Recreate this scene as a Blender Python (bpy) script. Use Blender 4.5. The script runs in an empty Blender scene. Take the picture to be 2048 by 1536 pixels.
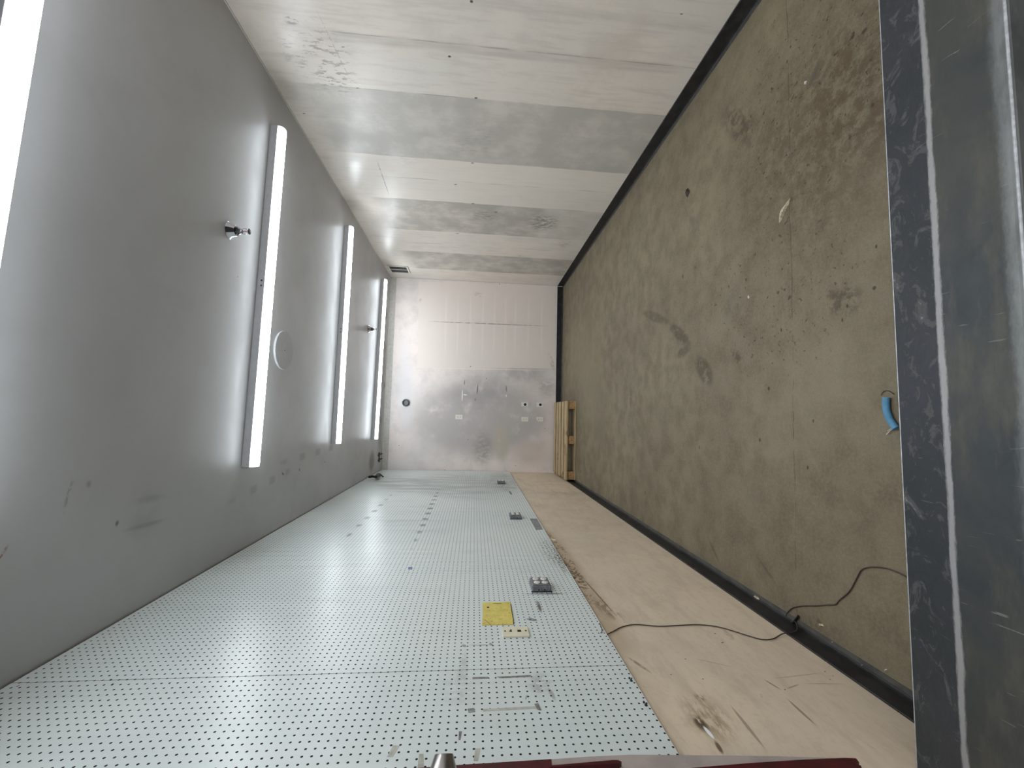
import bpy, bmesh, math, random
from mathutils import Vector, Matrix
random.seed(7)
sc = bpy.context.scene
COL = sc.collection

# ---------------------------------------------------------------- camera
F_PX = 836.58            # focal length in pixels of the 2048 px wide frame
EYE = Vector((0, 0, 1.46))
RM = Matrix(((0.9965675235466935, -0.07685597430298417, 0.030762480815914095),
             (0.0792886185869952, 0.9929803205983361, -0.08776900288252003),
             (-0.02380096583284904, 0.08990685245499837, 0.9956657430619268)))
RT = RM.transposed()
cam = bpy.data.cameras.new('camera')
cam.sensor_width = 36.0
cam.lens = F_PX * 36.0 / 2048.0
cam.clip_start = 0.02
cam_o = bpy.data.objects.new('camera', cam)
COL.objects.link(cam_o)
right, up, back = RT @ Vector((0, 0, -1)), RT @ Vector((1, 0, 0)), RT @ Vector((0, -1, 0))
cam_o.matrix_world = Matrix.Translation(EYE) @ Matrix((right, up, back)).transposed().to_4x4()
sc.camera = cam_o

# ---------------------------------------------------------------- world, exposure
w = bpy.data.worlds.new('daylight')
sc.world = w
w.use_nodes = True
w.node_tree.nodes['Background'].inputs[0].default_value = (0.95, 0.97, 1.0, 1)
w.node_tree.nodes['Background'].inputs[1].default_value = 1.0
sc.view_settings.view_transform = 'Standard'
sc.view_settings.look = 'None'
sc.view_settings.exposure = 0.0
sc.view_settings.gamma = 1.0
sc.view_settings.use_curve_mapping = False
LAMP = 38.0              # brightness of the strip light lenses

# ---------------------------------------------------------------- room size (metres)
XL, XR, ZC, YB, Y0 = -0.898, 2.276, 2.915, 6.953, 0.74
PLANE = {'L': (0, XL), 'R': (0, XR), 'C': (2, ZC), 'F': (2, 0.0), 'B': (1, YB), 'P': (0, XL + 0.012)}
NORM = {'L': Vector((1, 0, 0)), 'P': Vector((1, 0, 0)), 'R': Vector((-1, 0, 0)), 'C': Vector((0, 0, -1)), 'F': Vector((0, 0, 1)), 'B': Vector((0, -1, 0))}

def at(u, v, pl, val=None):
    """point of the photograph carried onto a surface of the room"""
    if pl in PLANE:
        ax, pv = PLANE[pl]
    else:
        ax, pv = {'X': 0, 'Y': 1, 'Z': 2}[pl], val
    if val is not None: pv = val
    d = RT @ Vector((-(v - 768) / F_PX, 1, -(u - 1024) / F_PX))
    return EYE + d * ((pv - EYE[ax]) / d[ax])

# ---------------------------------------------------------------- colour + node helpers
def lin(c):
    c = c / 255.0
    return c / 12.92 if c <= 0.04045 else ((c + 0.055) / 1.055) ** 2.4
def rgb(r, g, b, k=1.0):
    k = k if isinstance(k, tuple) else (k, k, k)
    return tuple(min(0.92, lin(x) * kk) for x, kk in zip((r, g, b), k)) + (1,)

class NT:
    def __init__(s, name, rough=0.5, spec=0.5, metal=0.0):
        s.m = bpy.data.materials.new(name); s.m.use_nodes = True
        s.t = s.m.node_tree; s.n = s.t.nodes; s.l = s.t.links
        s.b = s.n['Principled BSDF']
        s.b.inputs['Roughness'].default_value = rough
        s.b.inputs['Specular IOR Level'].default_value = spec
        s.b.inputs['Metallic'].default_value = metal
        s.co = s.n.new('ShaderNodeTexCoord').outputs['Object']
        s._noise = {}
    def put(s, sock, val):
        if hasattr(val, 'is_linked'): s.l.new(val, sock)
        else: sock.default_value = val
    def math(s, op, a, b=0.0, c=None, clamp=False):
        n = s.n.new('ShaderNodeMath'); n.operation = op; n.use_clamp = clamp
        s.put(n.inputs[0], a); s.put(n.inputs[1], b)
        if c is not None: s.put(n.inputs[2], c)
        return n.outputs[0]
    def xyz(s, v=None):
        n = s.n.new('ShaderNodeSeparateXYZ'); s.l.new(v or s.co, n.inputs[0]); return n.outputs
    def noise(s, scale, detail=4, rough=0.55, stretch=(1, 1, 1), dist=0.0):
        key = (scale, detail, rough, stretch, dist)
        if key in s._noise: return s._noise[key]
        v = s.co
        if stretch != (1, 1, 1):
            mp = s.n.new('ShaderNodeMapping'); mp.inputs['Scale'].default_value = stretch
            s.l.new(s.co, mp.inputs['Vector']); v = mp.outputs[0]
        n = s.n.new('ShaderNodeTexNoise'); s.l.new(v, n.inputs['Vector'])
        n.inputs['Scale'].default_value = scale; n.inputs['Detail'].default_value = detail
        n.inputs['Roughness'].default_value = rough; n.inputs['Distortion'].default_value = dist
        s._noise[key] = n.outputs[0]
        return n.outputs[0]
    def rng(s, v, a, b, c=0.0, d=1.0, smooth=True):
        n = s.n.new('ShaderNodeMapRange'); n.interpolation_type = 'SMOOTHSTEP' if smooth else 'LINEAR'
        s.put(n.inputs[0], v)
        n.inputs[1].default_value = a; n.inputs[2].default_value = b; n.inputs[3].default_value = c; n.inputs[4].default_value = d
        return n.outputs[0]
    def mix(s, fac, a, b, blend='MIX'):
        n = s.n.new('ShaderNodeMix'); n.data_type = 'RGBA'; n.blend_type = blend
        s.put(n.inputs[0], fac); s.put(n.inputs[6], a); s.put(n.inputs[7], b)
        return n.outputs[2]
    def ramp(s, v, stops, interp='LINEAR'):
        n = s.n.new('ShaderNodeValToRGB'); s.put(n.inputs[0], v); cr = n.color_ramp; cr.interpolation = interp
        while len(cr.elements) < len(stops): cr.elements.new(0.5)
        for e, (p, c) in zip(cr.elements, stops): e.position = p; e.color = c
        return n.outputs[0]
    def bump(s, h, strength=0.3, dist=0.01):
        n = s.n.new('ShaderNodeBump'); n.inputs['Strength'].default_value = strength; n.inputs['Distance'].default_value = dist
        s.l.new(h, n.inputs['Height']); s.l.new(n.outputs[0], s.b.inputs['Normal'])
    def done(s, colour, rough=None):
        s.put(s.b.inputs['Base Color'], colour)
        if rough is not None: s.put(s.b.inputs['Roughness'], rough)
        return s.m
    def stain(s, colour, pl, p0, p1, width, tint, amount=0.6, soft=0.6, grain=None, thr=(0.40, 0.60), rect=False, dash=None):
        """a dirt mark with a place, a size and a direction of its own: major axis p0-p1 (photo points), width in metres"""
        a, b = at(*p0, pl), at(*p1, pl)
        nrm = NORM[pl]; c = (a + b) / 2; ax = (b - a); L = max(ax.length / 2, 0.002)
        ax = (ax - nrm * ax.dot(nrm)).normalized(); bx = nrm.cross(ax)
        eul = Matrix((nrm, ax, bx)).transposed().to_euler()
        mp = s.n.new('ShaderNodeMapping'); mp.vector_type = 'TEXTURE'
        mp.inputs['Location'].default_value = c; mp.inputs['Rotation'].default_value = eul
        mp.inputs['Scale'].default_value = (50.0, L, width / 2)
        s.l.new(s.co, mp.inputs['Vector'])
        if rect:
            vm = s.n.new('ShaderNodeVectorMath'); vm.operation = 'ABSOLUTE'; s.l.new(mp.outputs[0], vm.inputs[0])
            x = s.xyz(vm.outputs[0]); d = s.math('MAXIMUM', x[1], x[2])
        else:
            vm = s.n.new('ShaderNodeVectorMath'); vm.operation = 'LENGTH'; s.l.new(mp.outputs[0], vm.inputs[0]); d = vm.outputs['Value']
        f = s.rng(d, 1.0 - soft, 1.0, amount, 0.0)
        if grain is not None:
            f = s.math('MULTIPLY', f, s.rng(grain, thr[0], thr[1]))
        if dash:
            x = s.xyz(mp.outputs[0])
            f = s.math('MULTIPLY', f, s.rng(s.math('SINE', s.math('MULTIPLY', x[1], dash)), 0.05, 1.0))
        return s.mix(f, colour, tint)

def plain(name, c, rough=0.5, metal=0.0, spec=0.5, var=0.12, scale=25.0, bump=0.0):
    t = NT(name, rough, spec, metal)
    n = t.noise(scale, 4)
    dark = tuple(x * (1 - var) for x in c[:3]) + (1,); lite = tuple(min(1, x * (1 + var)) for x in c[:3]) + (1,)
    if bump: t.bump(n, bump, 0.003)
    return t.done(t.mix(t.rng(n, 0.3, 0.7), dark, lite))

# ---------------------------------------------------------------- mesh helpers
def link(name, bm, m, parent=None, smooth=False, loc=None):
    me = bpy.data.meshes.new(name)
    bmesh.ops.recalc_face_normals(bm, faces=bm.faces)
    bm.to_mesh(me); bm.free()
    if smooth:
        for p in me.polygons: p.use_smooth = True
        me.set_sharp_from_angle(angle=math.radians(38))
    o = bpy.data.objects.new(name, me); COL.objects.link(o)
    for mm in (m if isinstance(m, (list, tuple)) else [m]): me.materials.append(mm)
    if parent: o.parent = parent
    if loc: o.location = loc
    return o
def empty(name, loc, rz=0.0, rot=None):
    o = bpy.data.objects.new(name, None); COL.objects.link(o); o.location = loc
    o.rotation_euler = rot or (0, 0, rz); o.empty_display_size = 0.05
    return o
def tag(o, label, cat, group=None):
    o['label'] = label; o['category'] = cat
    if group: o['group'] = group
    return o
def struct(o):
    o['kind'] = 'structure'; return o
def box(bm, x0, x1, y0, y1, z0, z1, bev=0.0):
    v = [bm.verts.new(p) for p in ((x0, y0, z0), (x1, y0, z0), (x1, y1, z0), (x0, y1, z0), (x0, y0, z1), (x1, y0, z1), (x1, y1, z1), (x0, y1, z1))]
    fs = [bm.faces.new([v[i] for i in f]) for f in ((0, 3, 2, 1), (4, 5, 6, 7), (0, 1, 5, 4), (1, 2, 6, 5), (2, 3, 7, 6), (3, 0, 4, 7))]
    if bev:
        es = list({e for f in fs for e in f.edges})
        bmesh.ops.bevel(bm, geom=es, offset=bev, segments=2, affect='EDGES', profile=0.5)
    return bm
def mbox(*a, **k): return box(bmesh.new(), *a, **k)
def prism(pts, axis, a, b, bm=None):
    """closed 2-D outline swept along an axis ('x','y','z'); pts are the other two coordinates in order"""
    bm = bm or bmesh.new()
    def mk(p, t):
        return {'x': (t, p[0], p[1]), 'y': (p[0], t, p[1]), 'z': (p[0], p[1], t)}[axis]
    A = [bm.verts.new(mk(p, a)) for p in pts]; B = [bm.verts.new(mk(p, b)) for p in pts]
    n = len(pts)
    for i in range(n): bm.faces.new((A[i], A[(i + 1) % n], B[(i + 1) % n], B[i]))
    bm.faces.new(A[::-1]); bm.faces.new(B)
    return bm
def lathe(prof, axis='z', seg=32, bm=None, centre=(0, 0, 0)):
    """prof = [(radius, height)...]; spun round an axis, closed at both ends"""
    bm = bm or bmesh.new(); rings = []
    cx, cy, cz = centre
    for r, h in prof:
        ring = []
        for i in range(seg):
            a = 2 * math.pi * i / seg; p, q = r * math.cos(a), r * math.sin(a)
            co = {'z': (p, q, h), 'x': (h, p, q), 'y': (p, h, q)}[axis]
            ring.append(bm.verts.new((co[0] + cx, co[1] + cy, co[2] + cz)))
        rings.append(ring)
    for A, B in zip(rings, rings[1:]):
        for i in range(seg): bm.faces.new((A[i], A[(i + 1) % seg], B[(i + 1) % seg], B[i]))
    bm.faces.new(rings[0][::-1]); bm.faces.new(rings[-1])
    return bm
def smooth_path(pts, sub=5):
    P = [Vector(p) for p in pts]; out = []
    for i in range(len(P) - 1):
        p0, p1, p2, p3 = P[max(i - 1, 0)], P[i], P[i + 1], P[min(i + 2, len(P) - 1)]
        for k in range(sub):
            t = k / sub
            out.append(0.5 * ((2 * p1) + (p2 - p0) * t + (2 * p0 - 5 * p1 + 4 * p2 - p3) * t * t + (3 * p1 - p0 - 3 * p2 + p3) * t ** 3))
    out.append(P[-1]); return out
def tube(pts, r, seg=8, bm=None, flat=1.0):
    bm = bm or bmesh.new(); rings = []
    P = [Vector(p) for p in pts]; prev = None
    for i, p in enumerate(P):
        d = (P[min(i + 1, len(P) - 1)] - P[max(i - 1, 0)]).normalized()
        ref = prev if prev is not None else (Vector((0, 0, 1)) if abs(d.z) < 0.9 else Vector((1, 0, 0)))
        s = (ref - d * ref.dot(d)).normalized(); q = d.cross(s); prev = s
        rr = r[i] if isinstance(r, (list, tuple)) else r
        rings.append([bm.verts.new(p + s * rr * flat * math.cos(2 * math.pi * k / seg) + q * rr * math.sin(2 * math.pi * k / seg)) for k in range(seg)])
    for A, B in zip(rings, rings[1:]):
        for i in range(seg): bm.faces.new((A[i], A[(i + 1) % seg], B[(i + 1) % seg], B[i]))
    bm.faces.new(rings[0][::-1]); bm.faces.new(rings[-1])
    return bm

# ================================================================= SETTING MATERIALS
def mat_floor():
    t = NT('worn concrete', 0.62, 0.35)
    big = t.noise(0.9, 5, 0.6); mid = t.noise(6.0, 6, 0.65); fine = t.noise(70.0, 5, 0.7); grit = t.noise(320.0, 2, 0.6)
    c = t.mix(t.rng(big, 0.35, 0.65), rgb(118, 110, 95, K_F), rgb(136, 129, 112, K_F))
    c = t.mix(t.rng(mid, 0.38, 0.70, 0, 0.60), c, rgb(98, 91, 78, K_F))
    c = t.mix(t.rng(fine, 0.42, 0.62, 0, 0.30), c, rgb(150, 142, 124, K_F))
    c = t.mix(t.rng(grit, 0.42, 0.64, 0, 0.38), c, rgb(88, 82, 70, K_F))
    S = lambda *a, **k: t.stain(c, 'F', *a, **k)
    dk = rgb(74, 66, 54, K_F); gy = rgb(96, 94, 86, K_F); lt = rgb(152, 146, 130, K_F)
    pits = t.noise(38.0, 3, 0.6, (1, 1, 1), 0.6)
    spots = t.noise(16.0, 5, 0.75)
    # brown worn zone near the opening on the right hand side
    c = S((1500, 100), (1800, 560), 1.5, rgb(88, 76, 58, K_F), 0.7, 0.9, spots, (0.35, 0.6))
    c = S((1640, 60), (1800, 330), 0.5, rgb(84, 71, 54, K_F), 0.65, 0.7, spots, (0.42, 0.6))
    c = S((1480, 100), (1790, 360), 1.0, rgb(62, 54, 44, K_F), 0.9, 0.4, pits, (0.62, 0.68))
    c = S((1420, 560), (1760, 640), 1.1, dk, 0.85, 0.4, pits, (0.62, 0.68))
    c = S((1240, 330), (1700, 760), 1.6, dk, 0.55, 0.3, pits, (0.655, 0.69))
    # scuffed patches
    c = S((1440, 215), (1520, 290), 0.22, rgb(80, 72, 62, K_F), 0.8, 0.7, spots, (0.42, 0.58))
    c = S((1620, 190), (1640, 100), 0.05, rgb(84, 84, 74, K_F), 0.8, 0.6, spots, (0.35, 0.55))
    c = S((1370, 430), (1400, 470), 0.14, gy, 0.7, 0.7, spots, (0.4, 0.6))
    c = S((1640, 600), (1740, 600), 0.20, dk, 0.8, 0.7, spots, (0.42, 0.58))
    c = S((1280, 622), (1345, 648), 0.10, rgb(94, 86, 70, K_F), 0.95, 0.5, spots, (0.34, 0.50))
    c = S((1335, 648), (1385, 690), 0.12, rgb(90, 82, 67, K_F), 0.95, 0.5, spots, (0.36, 0.50))
    c = S((1350, 715), (1385, 690), 0.10, rgb(94, 86, 70, K_F), 0.9, 0.5, spots, (0.36, 0.50))
    c = S((1388, 712), (1430, 775), 0.17, rgb(88, 80, 64, K_F), 0.95, 0.5, spots, (0.36, 0.52))
    c = S((1440, 640), (1500, 580), 0.30, gy, 0.45, 0.8, spots, (0.38, 0.62))
    c = S((1460, 700), (1490, 725), 0.09, dk, 0.7, 0.7, spots, (0.42, 0.56))
    c = S((1262, 770), (1262, 822), 0.06, dk, 0.65, 0.7, spots, (0.40, 0.6))
    c = S((1690, 1270), (1590, 1225), 0.05, dk, 0.6, 0.7, spots, (0.45, 0.6))
    # streaks
    c = S((1412, 1066), (1445, 1140), 0.035, dk, 0.5, 0.8)
    c = S((1508, 1104), (1560, 1180), 0.030, rgb(88, 76, 68, K_F), 0.55, 0.8)
    c = S((1186, 930), (1200, 1000), 0.03, gy, 0.6, 0.8)
    c = S((1243, 930), (1248, 1010), 0.03, gy, 0.6, 0.8)
    c = S((1480, 980), (1540, 1000), 0.35, gy, 0.4, 0.9, spots, (0.36, 0.62))
    c = S((1660, 930), (1760, 1120), 0.4, rgb(98, 90, 76, K_F), 0.4, 0.9, spots, (0.36, 0.62))
    c = S((1200, 430), (1200, 520), 0.5, gy, 0.35, 0.9, spots, (0.36, 0.62))
    # paler dusty middle, paler far end
    c = S((1130, 640), (1230, 900), 1.8, lt, 0.45, 1.0, mid, (0.30, 0.65))
    c = S((1550, 650), (1780, 900), 1.0, lt, 0.26, 1.0, mid, (0.30, 0.65))
    # single dark drops
    for u, v, r in ((1378, 383, .030), (1365, 553, .022), (1537, 777, .022), (1519, 880, .018), (1398, 895, .014), (1161, 943, .05), (1752, 493, .012), (1362, 168, .03), (1562, 660, .014), (1615, 935, .014), (1626, 842, .01), (1748, 576, .02), (1694, 612, .014), (1684, 640, .010), (1728, 62, .03), (1290, 985, .02), (1232, 580, .02), (1745, 210, .016)):
        c = S((u, v - 5), (u + 1, v + 5), r, rgb(58, 52, 43, K_F), 0.85, 0.5)
    # hairline crack along the slab
    x = t.xyz(); wob = t.math('MULTIPLY', t.math('SUBTRACT', t.noise(3.0, 3, 0.6), 0.5), 0.05)
    a, b = at(1575, 130, 'F'), at(1592, 1100, 'F')
    sl = (b.y - a.y) / (b.x - a.x)
    line = t.math('SUBTRACT', x[1], t.math('ADD', t.math('MULTIPLY', t.math('SUBTRACT', x[0], a.x), sl), a.y))
    d = t.math('ABSOLUTE', t.math('ADD', line, wob))
    c = t.mix(t.math('MULTIPLY', t.rng(d, 0.001, 0.004, 0.55, 0.0), t.rng(mid, 0.40, 0.55)), c, rgb(60, 54, 46, K_F))
    t.bump(t.math('ADD', t.math('MULTIPLY', grit, 0.35), t.math('ADD', fine, t.math('MULTIPLY', pits, 0.3))), 0.35, 0.004)
    return t.done(c, t.rng(mid, 0.3, 0.7, 0.5, 0.75))

def wall_base(t, warm, cool, dirt, k, stretch):
    big = t.noise(0.8, 4, 0.55); mid = t.noise(4.0, 6, 0.62); streak = t.noise(5.0, 5, 0.6, stretch)
    fine = t.noise(40.0, 4, 0.6); 
    c = t.mix(t.rng(big, 0.35, 0.65), rgb(*warm, k), rgb(*cool, k))
    c = t.mix(t.rng(mid, 0.45, 0.75, 0, 0.35), c, rgb(*dirt, k))
    c = t.mix(t.rng(streak, 0.46, 0.70, 0, 0.45), c, rgb(*dirt, k))
    c = t.mix(t.rng(fine, 0.56, 0.74, 0, 0.20), c, rgb(*[x - 12 for x in dirt], k))
    return c, mid, streak, fine

def mat_wall_right():
    t = NT('scuffed off white paint right', 0.42, 0.5)
    c, mid, streak, fine = wall_base(t, (204, 198, 190), (198, 196, 190), (178, 174, 167), K_W, (1, 6, 0.7))
    S = lambda *a, **k: t.stain(c, 'R', *a, **k)
    # greyer panels between paler skim coats: each an upright strip of the wall
    def yv(u, v): return at(u, v, 'R').y
    zone = lambda v0, v1, u: (yv(u, v0), yv(u, v1))
    x = t.xyz()
    def strip(c, y0, y1, z0, z1, tint, amt, soft=0.03, grain=None):
        m = t.math('MULTIPLY', t.rng(x[1], y0 - soft, y0 + 0.008), t.rng(x[1], y1 - 0.008, y1 + soft, 1, 0))
        m = t.math('MULTIPLY', m, t.math('MULTIPLY', t.rng(x[2], z0 - 0.06, z0 + 0.06), t.rng(x[2], z1 - 0.12, z1 + 0.12, 1, 0)))
        if grain is not None: m = t.math('MULTIPLY', m, t.rng(grain, 0.30, 0.62, 0.45, 1.0))
        return t.mix(t.math('MULTIPLY', m, amt), c, tint)
    g1 = rgb(160, 159, 154, K_W); g2 = rgb(140, 138, 131, K_W)
    c = strip(c, yv(1000, 202), yv(1000, 328), 0.0, 2.75, g1, 0.85, 0.01, mid)
    c = strip(c, yv(1000, 411), yv(1000, 470), 0.75, 2.55, g2, 0.75, 0.01, mid)
    c = strip(c, yv(1000, 411), yv(1000, 470), 0.0, 0.75, g1, 0.45, 0.01, mid)
    c = strip(c, yv(1000, 512), yv(1000, 545), 0.0, 2.5, g2, 0.75, 0.01, mid)
    c = strip(c, yv(1000, 328), yv(1000, 369), 0.0, 2.6, rgb(212, 207, 199, K_W), 0.5, 0.01)
    c = strip(c, yv(1000, 369), yv(1000, 411), 0.0, 2.6, rgb(206, 202, 194, K_W), 0.5, 0.01)
    c = strip(c, yv(1000, 96), yv(1000, 112), 0.2, 2.5, rgb(168, 164, 158, K_W), 0.5, 0.02, streak)
    c = strip(c, yv(1000, 0), yv(1000, 18), 0.2, 2.5, rgb(170, 166, 160, K_W), 0.4, 0.02, streak)
    # seams between boards
    for v in (97, 202, 328, 369, 411, 470, 495, 545):
        yy = yv(1000, v)
        m = t.math('MULTIPLY', t.rng(t.math('ABSOLUTE', t.math('SUBTRACT', x[1], yy)), 0.001, 0.007, 0.55, 0.0), t.rng(streak, 0.42, 0.62))
        m = t.math('MULTIPLY', m, t.rng(x[2], 2.35, 2.5, 1, 0))
        c = t.mix(m, c, rgb(110, 106, 100, K_W))
    dk = rgb(110, 110, 104, K_W); bk = rgb(52, 52, 48, K_W)
    rough = t.noise(26.0, 5, 0.7, (1, 1.4, 0.5))
    # black mildew-like stains in the grey strip, with a sharp lower end
    c = S((1125, 440), (1050, 450), 0.5, rgb(92, 94, 84, K_W), 0.9, 0.7, rough, (0.42, 0.58))
    c = S((1010, 432), (930, 430), 0.34, rgb(120, 120, 112, K_W), 0.8, 0.8, rough, (0.42, 0.60))
    c = S((1155, 485), (1110, 492), 0.30, rgb(150, 146, 134, K_W), 0.7, 0.7, rough, (0.45, 0.60))
    c = S((1100, 535), (1030, 530), 0.30, rgb(138, 134, 124, K_W), 0.7, 0.8, rough, (0.42, 0.60))
    # bare patches, gouges and scuffs near the ceiling
    c = S((575, 30), (590, 52), 0.10, dk, 0.75, 0.5, rough, (0.45, 0.55))
    c = S((560, 30), (690, 205), 0.50, rgb(158, 156, 150, K_W), 0.75, 0.6, rough, (0.52, 0.60))
    c = S((620, 10), (700, 200), 0.35, rgb(150, 148, 142, K_W), 0.7, 0.6, rough, (0.54, 0.60))
    c = S((640, 135), (700, 195), 0.30, rgb(140, 138, 132, K_W), 0.75, 0.6, rough, (0.52, 0.60))
    c = S((780, 330), (860, 300), 0.3, rgb(176, 176, 172, K_W), 0.6, 0.8, rough, (0.46, 0.6))
    c = S((900, 250), (1000, 310), 0.8, rgb(146, 146, 140, K_W), 0.6, 0.9, rough, (0.46, 0.62))
    c = S((1150, 90), (1290, 150), 1.0, rgb(184, 176, 168, K_W), 0.5, 0.9, mid, (0.35, 0.62))
    # outline of a removed board edge
    c = S((751, 313), (780, 395), 0.012, rgb(120, 116, 110, K_W), 0.7, 0.4, rough, (0.40, 0.5))
    c = S((628, 10), (705, 170), 0.010, rgb(160, 156, 150, K_W), 0.7, 0.4, rough, (0.40, 0.5))
    # anchor holes
    for u, v, r in ((943, 3, .022), (899, 113, .020), (952, 196, .018), (945, 326, .018), (911, 369, .016), (946, 407, .016), (992, 424, .022), (915, 467, .016), (608, 227, .010), (686, 94, .006), (715, 176, .008), (1363, 28, .008), (951, 512, .012), (1040, 512, .012)):
        c = S((u - 4, v), (u + 4, v), r, bk, 0.95, 0.5)
    t.bump(t.math('ADD', streak, t.math('MULTIPLY', fine, 0.4)), 0.22, 0.004)
    return t.done(c, t.rng(mid, 0.3, 0.7, 0.28, 0.42))

def mat_wall_back():
    t = NT('scuffed off white paint back', 0.45, 0.5)
    c, mid, streak, fine = wall_base(t, (204, 197, 189), (194, 192, 187), (176, 172, 165), K_B, (1, 1, 1))
    S = lambda *a, **k: t.stain(c, 'B', *a, **k)
    rough = t.noise(16.0, 5, 0.7, (1.6, 1, 0.8))
    gy = rgb(150, 149, 145, K_B); lt = rgb(208, 202, 192, K_B)
    # grey sooty zone behind where a cabinet stood, in the lower image half
    c = S((960, 745), (960, 930), 2.9, gy, 0.78, 0.45, mid, (0.10, 0.50))
    c = S((870, 800), (1050, 760), 1.0, rgb(138, 137, 134, K_B), 0.5, 0.8, mid, (0.15, 0.60))
    c = S((980, 742), (1110, 745), 0.5, rgb(140, 138, 134, K_B), 0.65, 0.8, mid, (0.30, 0.60))
    c = S((1070, 748), (1116, 800), 0.50, rgb(134, 130, 124, K_B), 0.5, 0.9, rough, (0.30, 0.60))
    c = S((966, 850), (966, 945), 0.46, rgb(128, 124, 117, K_B), 0.62, 0.8, rough, (0.30, 0.58))
    c = S((1000, 840), (1005, 935), 0.36, rgb(168, 164, 146, K_B), 0.75, 0.6, mid, (0.25, 0.5))
    c = S((1060, 870), (1065, 940), 0.9, rgb(178, 170, 160, K_B), 0.65, 0.7)
    c = S((810, 640), (812, 900), 0.35, rgb(190, 191, 192, K_B), 0.6, 0.9)
    # pale skimmed board with upright wiped streaks
    c = S((975, 566), (975, 737), 2.32, rgb(200, 194, 184, K_B), 0.9, 0.02, rect=True)
    for u in (893, 917, 942, 967, 990, 1012, 1032, 1058, 1085):
        c = S((u, 572), (u - 3, 730), 0.045, lt, 0.55, 0.5, mid, (0.20, 0.45))
    c = S((976, 640), (976, 650), 2.2, rgb(176, 172, 164, K_B), 0.4, 0.7, rough, (0.45, 0.6))
    c = S((840, 642), (1112, 653), 0.018, rgb(128, 120, 112, K_B), 0.85, 0.4, rough, (0.32, 0.5))
    c = S((838, 736), (1112, 741), 0.020, lt, 0.8, 0.4)
    c = S((1095, 700), (1110, 745), 0.10, rgb(150, 144, 134, K_B), 0.6, 0.7, rough, (0.4, 0.6))
    # ghost outlines of removed fittings
    c = S((930, 758), (928, 772), 0.02, rgb(90, 88, 84, K_B), 0.8, 0.6)
    c = S((925, 777), (924, 805), 0.016, rgb(226, 222, 205, K_B), 0.95, 0.3)
    c = S((925, 789), (935, 790), 0.02, rgb(226, 222, 212, K_B), 0.9, 0.4)
    c = S((956, 765), (954, 792), 0.025, rgb(86, 86, 84, K_B), 0.9, 0.6)
    c = S((952, 792), (950, 803), 0.03, rgb(96, 96, 92, K_B), 0.85, 0.6, rough, (0.35, 0.55))
    c = S((1012, 768), (1013, 787), 0.028, rgb(92, 92, 90, K_B), 0.8, 0.7, rough, (0.3, 0.5))
    c = S((1013, 788), (1012, 795), 0.016, rgb(224, 216, 180, K_B), 0.9, 0.4)
    c = S((843, 595), (838, 605), 0.06, rgb(170, 164, 156, K_B), 0.6, 0.7)
    c = S((952, 580), (960, 600), 0.20, rgb(168, 164, 156, K_B), 0.6, 0.7, rough, (0.45, 0.6))
    for u, v, r in ((941, 733, .024), (973, 757, .022), (936, 879, .016), (1090, 857, .016), (798, 891, .016), (999, 568, .02), (890, 940, .016), (1031, 931, .014)):
        c = S((u - 1, v), (u + 1, v), r, rgb(50, 46, 42, K_B), 0.95, 0.5)
    t.bump(t.math('ADD', mid, t.math('MULTIPLY', fine, 0.4)), 0.15, 0.003)
    return t.done(c, t.rng(mid, 0.3, 0.7, 0.38, 0.55))

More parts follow.
